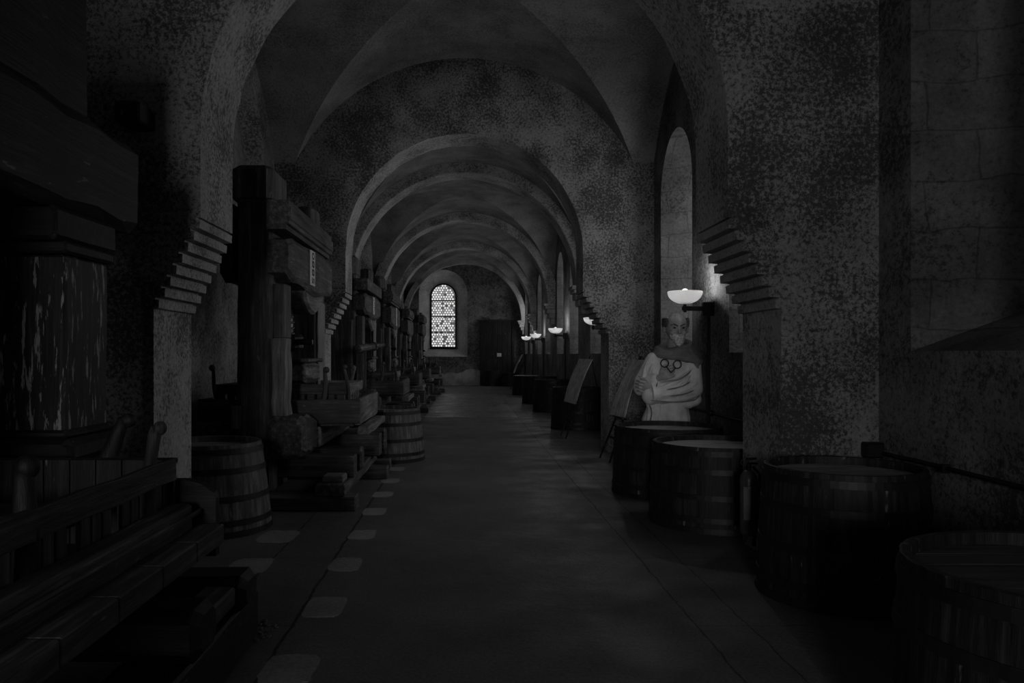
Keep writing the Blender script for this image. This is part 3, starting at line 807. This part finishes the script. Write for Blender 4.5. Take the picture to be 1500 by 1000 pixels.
# ------------------------------------------------------------------ easels and boards
def easel(y0, y1, feet, bot, top, zb, zt_, back, elabel, blabel, ps=1.0):
    ym = (y0+y1)/2
    root = thing('easel', elabel, 'easel', (bot[0], ym, 0))
    apex = (top[0]+.035, ym, zt_+.05)
    for f in feet:
        mb = MB(); mb.tube([(f[0], f[1], 0), (apex[0], ym+(f[1]-ym)*.15, apex[2])], .013, 6); mb.build('leg', M['dark_z'], root)
    mb = MB(); mb.tube([(back[0], back[1], 0), (apex[0]+.02, ym, apex[2]-.02)], .012, 6); mb.build('leg', M['dark_z'], root)
    t = .22; a, b = feet
    P = lambda f, t: (f[0]+(apex[0]-f[0])*t, f[1]+(ym+(f[1]-ym)*.15-f[1])*t, apex[2]*t)
    mb = MB(); mb.tube([P(a, t), P(b, t)], .016, 6); mb.build('crossbar', M['dark_y'], root)
    xs = bot[0]-.02
    mb = MB(); mb.box(xs-.02, xs+.05, ym-.3, ym+.3, zb-.03, zb-.005); mb.build('ledge', M['dark_y'], root)
    n = 8; mb = MB(); rows = []
    for k in range(n+1):
        q = k/n; sag = .03*sin(pi*q)
        x = bot[0]+(top[0]-bot[0])*q-sag; z = zb+(zt_-zb)*q
        rows.append([(x, y0, z), (x+.012, y0, z), (x+.012+bot[1]*(1-q)+top[1]*q, y1, z), (x+bot[1]*(1-q)+top[1]*q, y1, z)])
    mb.loft(rows); tag(mb.build('display_board', M['paper']), blabel, 'display board')
easel(9.95, 10.5, ((1.84, 10.65), (1.88, 10.15)), (2.03, -.09), (2.28, -.02), .60, 1.33, (2.5, 10.5), 'easel beside the monk in front of the second right pillar', 'pale streaked board on the easel beside the monk')
easel(13.25, 14.1, ((1.66, 13.5), (1.68, 13.0)), (1.88, -.09), (2.16, -.10), .56, 1.32, (2.58, 14.35), 'dark easel standing before a cask past the second arch', 'pale streaked board on the middle easel')
easel(31.0, 31.7, ((1.86, 31.9), (1.9, 31.0)), (1.98, .0), (2.32, -.0), .66, 1.40, (2.5, 31.6), 'farthest easel, beside the casks at the dark door', 'pale board on the farthest easel')

# ------------------------------------------------------------------ monk
def W(px, py): return ((px-680)/131.4, 1.4+(519-py)/131.4)
def remesh(o, vox, sm=4, fac=.6):
    r = o.modifiers.new('r', 'REMESH'); r.mode = 'VOXEL'; r.voxel_size = vox; r.use_smooth_shade = True
    s = o.modifiers.new('s', 'SMOOTH'); s.iterations = sm; s.factor = fac
Y0 = 8.86
def hand(mb, wrist, palm, dirs, spread, up, r=.0145, curl=1.0):
    wrist, palm = Vector(wrist), Vector(palm)
    mb.cap(wrist, palm, .034, .038)
    d = (palm-wrist).normalized(); up = Vector(up).normalized(); side = Vector(spread).normalized()
    mb.ball(palm, (.058, .03, .058), 14, 10)
    for i, L in enumerate((.115, .13, .12, .095)):
        b = palm+side*(.036*(1.5-i))+d*.03
        p1 = b+d*L*.5+up*.010; p2 = p1+(d*.45+up*-.9*curl).normalized()*L*.42; p3 = p2+(-d*.45*curl-up*.8).normalized()*L*.3
        mb.cap(b, p1, r, r*.95, 8); mb.cap(p1, p2, r*.95, r*.85, 8); mb.cap(p2, p3, r*.85, r*.7, 8)
    t0 = palm-d*.02+side*.05; t1 = t0+side*.04+d*.045; t2 = t1+d*.055-up*.01
    mb.cap(t0, t1, r*1.25, r*1.1, 8); mb.cap(t1, t2, r*1.1, r*.85, 8)
hx, hz = 2.385, 1.69
mb = MB()
mb.ball((hx, Y0-.01, hz+.03), (.128, .15, .142), 24, 16)             # skull
mb.ball((hx, Y0-.055, hz-.04), (.098, .095, .115), 20, 14)           # face
mb.ball((hx, Y0-.09, hz-.115), (.062, .055, .045), 16, 10)           # chin
for s_ in (-1, 1):
    mb.ball((hx+s_*.062, Y0-.118, hz-.045), (.032, .025, .026), 12, 8)  # cheeks
    mb.ball((hx+s_*.048, Y0-.142, hz+.035), (.04, .018, .012), 12, 8)  # brow ridge
    mb.ball((hx+s_*.133, Y0+.0, hz-.01), (.016, .03, .038), 12, 8)      # ears
mb.cap((hx, Y0-.148, hz+.02), (hx, Y0-.178, hz-.045), .012, .018)      # nose
for s_ in (-1, 1): mb.ball((hx+s_*.016, Y0-.165, hz-.048), (.012, .014, .010), 10, 6)
mb.ball((hx, Y0-.145, hz-.092), (.034, .014, .008), 12, 6); mb.ball((hx, Y0-.143, hz-.106), (.028, .014, .008), 12, 6)  # lips
mb.cap((hx, Y0, hz-.1), (hx, Y0+.03, 1.35), .085, .10)                  # neck
mb.ball((2.33, Y0+.03, 1.15), (.22, .12, .30), 20, 14)                  # trunk under the habit
mb.ball((2.29, Y0+.03, .85), (.21, .12, .25), 20, 14)
mb.cap((2.12, Y0+.0, 1.34), (1.98, Y0-.06, 1.09), .06, .05)             # right arm
mb.cap((1.98, Y0-.06, 1.09), (2.13, Y0-.22, 1.135), .05, .036)
mb.cap((2.56, Y0+.02, 1.32), (2.53, Y0-.08, .98), .06, .05)             # left arm
mb.cap((2.53, Y0-.08, .98), (2.10, Y0-.21, 1.01), .05, .036)
hand(mb, (2.13, Y0-.22, 1.135), (2.20, Y0-.245, 1.175), None, (-.5, .0, .85), (0, -1, 0), curl=1.0)
hand(mb, (2.10, Y0-.21, 1.01), (2.02, Y0-.20, 1.03), None, (0.1, .0, 1), (0, -1, 0), curl=.7)
body = mb.build('person', M['skin'], smooth=True); remesh(body, .006, 2, .5)
tag(body, 'balding bearded monk in dark cowl and pale habit, arms folded, behind a cask', 'person')
for s_ in (-1, 1):
    mb = MB(); mb.ball((hx+s_*.047, Y0-.142, hz+.006), (.018, .012, .009), 12, 8); mb.build('eye', M['eye'], body, smooth=True)
mb = MB()
for s_ in (-1, 1): mb.cap((hx+s_*.018, Y0-.158, hz+.026), (hx+s_*.055, Y0-.155, hz+.045), .007, .008); mb.cap((hx+s_*.055, Y0-.155, hz+.045), (hx+s_*.088, Y0-.128, hz+.036), .008, .004)
mb.build('eyebrows', M['hair'], body, smooth=True)
mb = MB()    # fringe of hair round the bald crown
for k in range(34):
    a = -.55+(pi+1.1)*k/33; rx, ry = .133, .15
    r_ = .017+.006*random.random()
    mb.ball((hx+rx*cos(a), Y0+.0+ry*sin(a), hz+.055+.02*random.random()), (r_, r_, .05), 10, 8)
    mb.ball((hx+rx*cos(a)*1.02, Y0+.005+ry*sin(a), hz+.10), (r_*.8, r_*.8, .026), 8, 6)
o = mb.build('hair', M['hair'], body, smooth=True); remesh(o, .008, 1)
mb = MB()    # beard
for k in range(60):
    a = random.uniform(-1.25, 1.25); q = random.random()
    mb.ball((hx+.078*sin(a)*(1-.3*q), Y0-.062-.094*cos(a), hz-.08-.10*q*cos(a)), (.021, .02, .026), 8, 6)
for s_ in (-1, 1): mb.cap((hx, Y0-.158, hz-.074), (hx+s_*.045, Y0-.14, hz-.10), .009, .008)
o = mb.build('beard', M['beard'], body, smooth=True); remesh(o, .0065, 1)
# habit
mb = MB(); cxm = 2.30
prof = [(0, 2.285, .30, .16), (.4, 2.285, .285, .155), (.68, 2.285, .27, .15), (.80, 2.30, .235, .145), (.95, 2.32, .26, .155), (1.1, 2.33, .29, .165), (1.25, 2.34, .305, .165), (1.36, 2.35, .27, .14), (1.43, 2.37, .18, .12), (1.47, 2.38, .12, .10)]
rings = []
for (z, cx_, rx, ry) in prof:
    rings.append([(cx_+rx*cos(2*pi*k/40)*(1+.02*sin(7*2*pi*k/40+z*2)), Y0+.03+ry*sin(2*pi*k/40)*(1+.05*sin(11*2*pi*k/40+z*3)), z) for k in range(40)])
mb.loft(rings)
# right sleeve (viewer's left) and its folds
mb.cap((2.13, Y0+.0, 1.34), (1.99, Y0-.05, 1.10), .085, .085); mb.cap((1.99, Y0-.05, 1.10), (2.10, Y0-.18, 1.12), .085, .07)
mb.ball((1.97, Y0-.05, 1.04), (.075, .09, .10))
# left sleeve: broad, sweeping to the lower left
P0, P1, P2 = Vector((2.57, Y0+.0, 1.31)), Vector((2.54, Y0-.09, 1.02)), Vector((2.10, Y0-.185, 1.0))
mb.cap(P0, P1, .10, .125, 18); mb.tube([P1, (2.38, Y0-.16, 1.0), (2.22, Y0-.185, .985), (2.06, Y0-.19, .97)], [.125, .125, .12, .115], 18, flat=1.0)
mb.ball(P1, .125); mb.ball((2.06, Y0-.18, .96), (.10, .075, .12))
for (a, b, c, r) in (((2.52, Y0-.16, 1.24), (2.36, Y0-.27, 1.08), (2.12, Y0-.29, 1.03), .016), ((2.58, Y0-.19, 1.10), (2.42, Y0-.285, .98), (2.16, Y0-.30, .95), .014),
                     ((2.58, Y0-.17, .95), (2.40, Y0-.26, .90), (2.15, Y0-.27, .89), .016), ((2.50, Y0-.20, 1.17), (2.40, Y0-.27, 1.06), (2.30, Y0-.30, 1.0), .011),
                     ((2.04, Y0-.11, 1.33), (2.0, Y0-.14, 1.2), (1.97, Y0-.15, 1.10), .013), ((2.1, Y0-.12, 1.30), (2.06, Y0-.15, 1.2), (2.04, Y0-.16, 1.12), .012)):
    pts = []
    for k in range(9): t = k/8; pts.append(tuple((1-t)**2*p+2*t*(1-t)*q+t*t*s2 for p, q, s2 in zip(a, b, c)))
    mb.tube(pts, [r*(.6+1.3*sin(pi*k/8)) for k in range(9)], 8)
mb.ball((2.56, Y0-.03, .90), (.11, .11, .09)); mb.ball((2.50, Y0-.05, .86), (.09, .10, .07))
# knotted girdle folds at the left hip
for k in range(4): mb.tube([(2.04+.03*k, Y0-.10-.02*k, .88), (2.06+.035*k, Y0-.13-.01*k, .80), (2.04+.03*k, Y0-.12-.01*k, .66)], [.016, .02, .016], 8)
mb.tube([(2.03, Y0-.10, .84), (2.15, Y0-.15, .85), (2.30, Y0-.16, .88)], .016, 8)
o = mb.build('habit', M['robe'], body, smooth=True); remesh(o, .008, 1)
mb = MB()    # dark drawn contour lines that paint in the folds
def qb(a, b, c, n=9): return [tuple((1-t)**2*p+2*t*(1-t)*q+t*t*r for p, q, r in zip(a, b, c)) for t in [k/n for k in range(n+1)]]
for pts in (qb((2.62, Y0-.10, 1.20), (2.66, Y0-.13, 1.0), (2.56, Y0-.20, .905)), qb((2.56, Y0-.205, .905), (2.38, Y0-.30, .86), (2.04, Y0-.275, .90)),
            qb((2.22, Y0-.30, 1.115), (2.36, Y0-.31, 1.10), (2.50, Y0-.20, 1.22)), qb((2.12, Y0-.26, 1.10), (2.08, Y0-.29, 1.0), (2.10, Y0-.28, .90)),
            qb((2.20, Y0-.315, 1.02), (2.36, Y0-.31, 1.03), (2.48, Y0-.24, 1.10)), qb((2.24, Y0-.32, .95), (2.40, Y0-.31, .95), (2.52, Y0-.245, 1.01)),
            qb((1.93, Y0-.14, 1.16), (2.02, Y0-.16, 1.12), (2.08, Y0-.20, 1.12)), qb((2.05, Y0-.165, .84), (2.10, Y0-.15, .76), (2.06, Y0-.15, .66)), qb((2.13, Y0-.15, .84), (2.15, Y0-.15, .76), (2.12, Y0-.15, .66))):
    mb.tube(pts, [.003]+[.0075]*(len(pts)-2)+[.003], 6)
mb.build('fold_lines', M['hood'], body, smooth=True)
# cowl: rolled folds round the neck and cape over the shoulders
mb = MB()
for (z, cx_, rx, ry, r, tilt) in ((1.495, 2.40, .14, .135, .034, .03), (1.462, 2.40, .17, .155, .040, .0), (1.42, 2.40, .215, .175, .040, -.03), (1.375, 2.41, .25, .185, .036, -.04)):
    pts = [(cx_+rx*cos(2*pi*k/32), Y0+.015+ry*sin(2*pi*k/32), z+tilt*cos(2*pi*k/32)+(.035 if z > 1.45 else .02)*sin(2*pi*k/32)+.008*sin(6*pi*k/32)) for k in range(32)]
    mb.tube(pts, r, 10, closed=True)
mb.ball((2.44, Y0+.03, 1.38), (.235, .17, .12), 20, 12)
for k in range(4): mb.tube([(2.50+.03*k, Y0-.12+.03*k, 1.46-.02*k), (2.58+.02*k, Y0-.12+.03*k, 1.34), (2.60+.015*k, Y0-.10+.03*k, 1.22-.02*k)], [.03, .032, .02], 8)
o = mb.build('cowl', M['hood'], body, smooth=True); remesh(o, .009, 1)
# spectacles held up in the hand
root = thing('spectacles', 'round riveted spectacles held up in the hand of the monk', 'spectacles', (2.255, Y0-.29, 1.2))
for (lx, lz) in ((2.19, 1.305), (2.33, 1.292)):
    mb = MB(); mb.tube([(lx+.043*cos(2*pi*k/28), Y0-.285, lz+.043*sin(2*pi*k/28)) for k in range(28)], .006, 8, closed=True)
    mb.tube([(lx+(.02 if lx < 2.25 else -.02), Y0-.285, lz-.04), (2.26, Y0-.285, 1.20)], .006, 8); mb.build('rim', M['iron'], root, smooth=True)
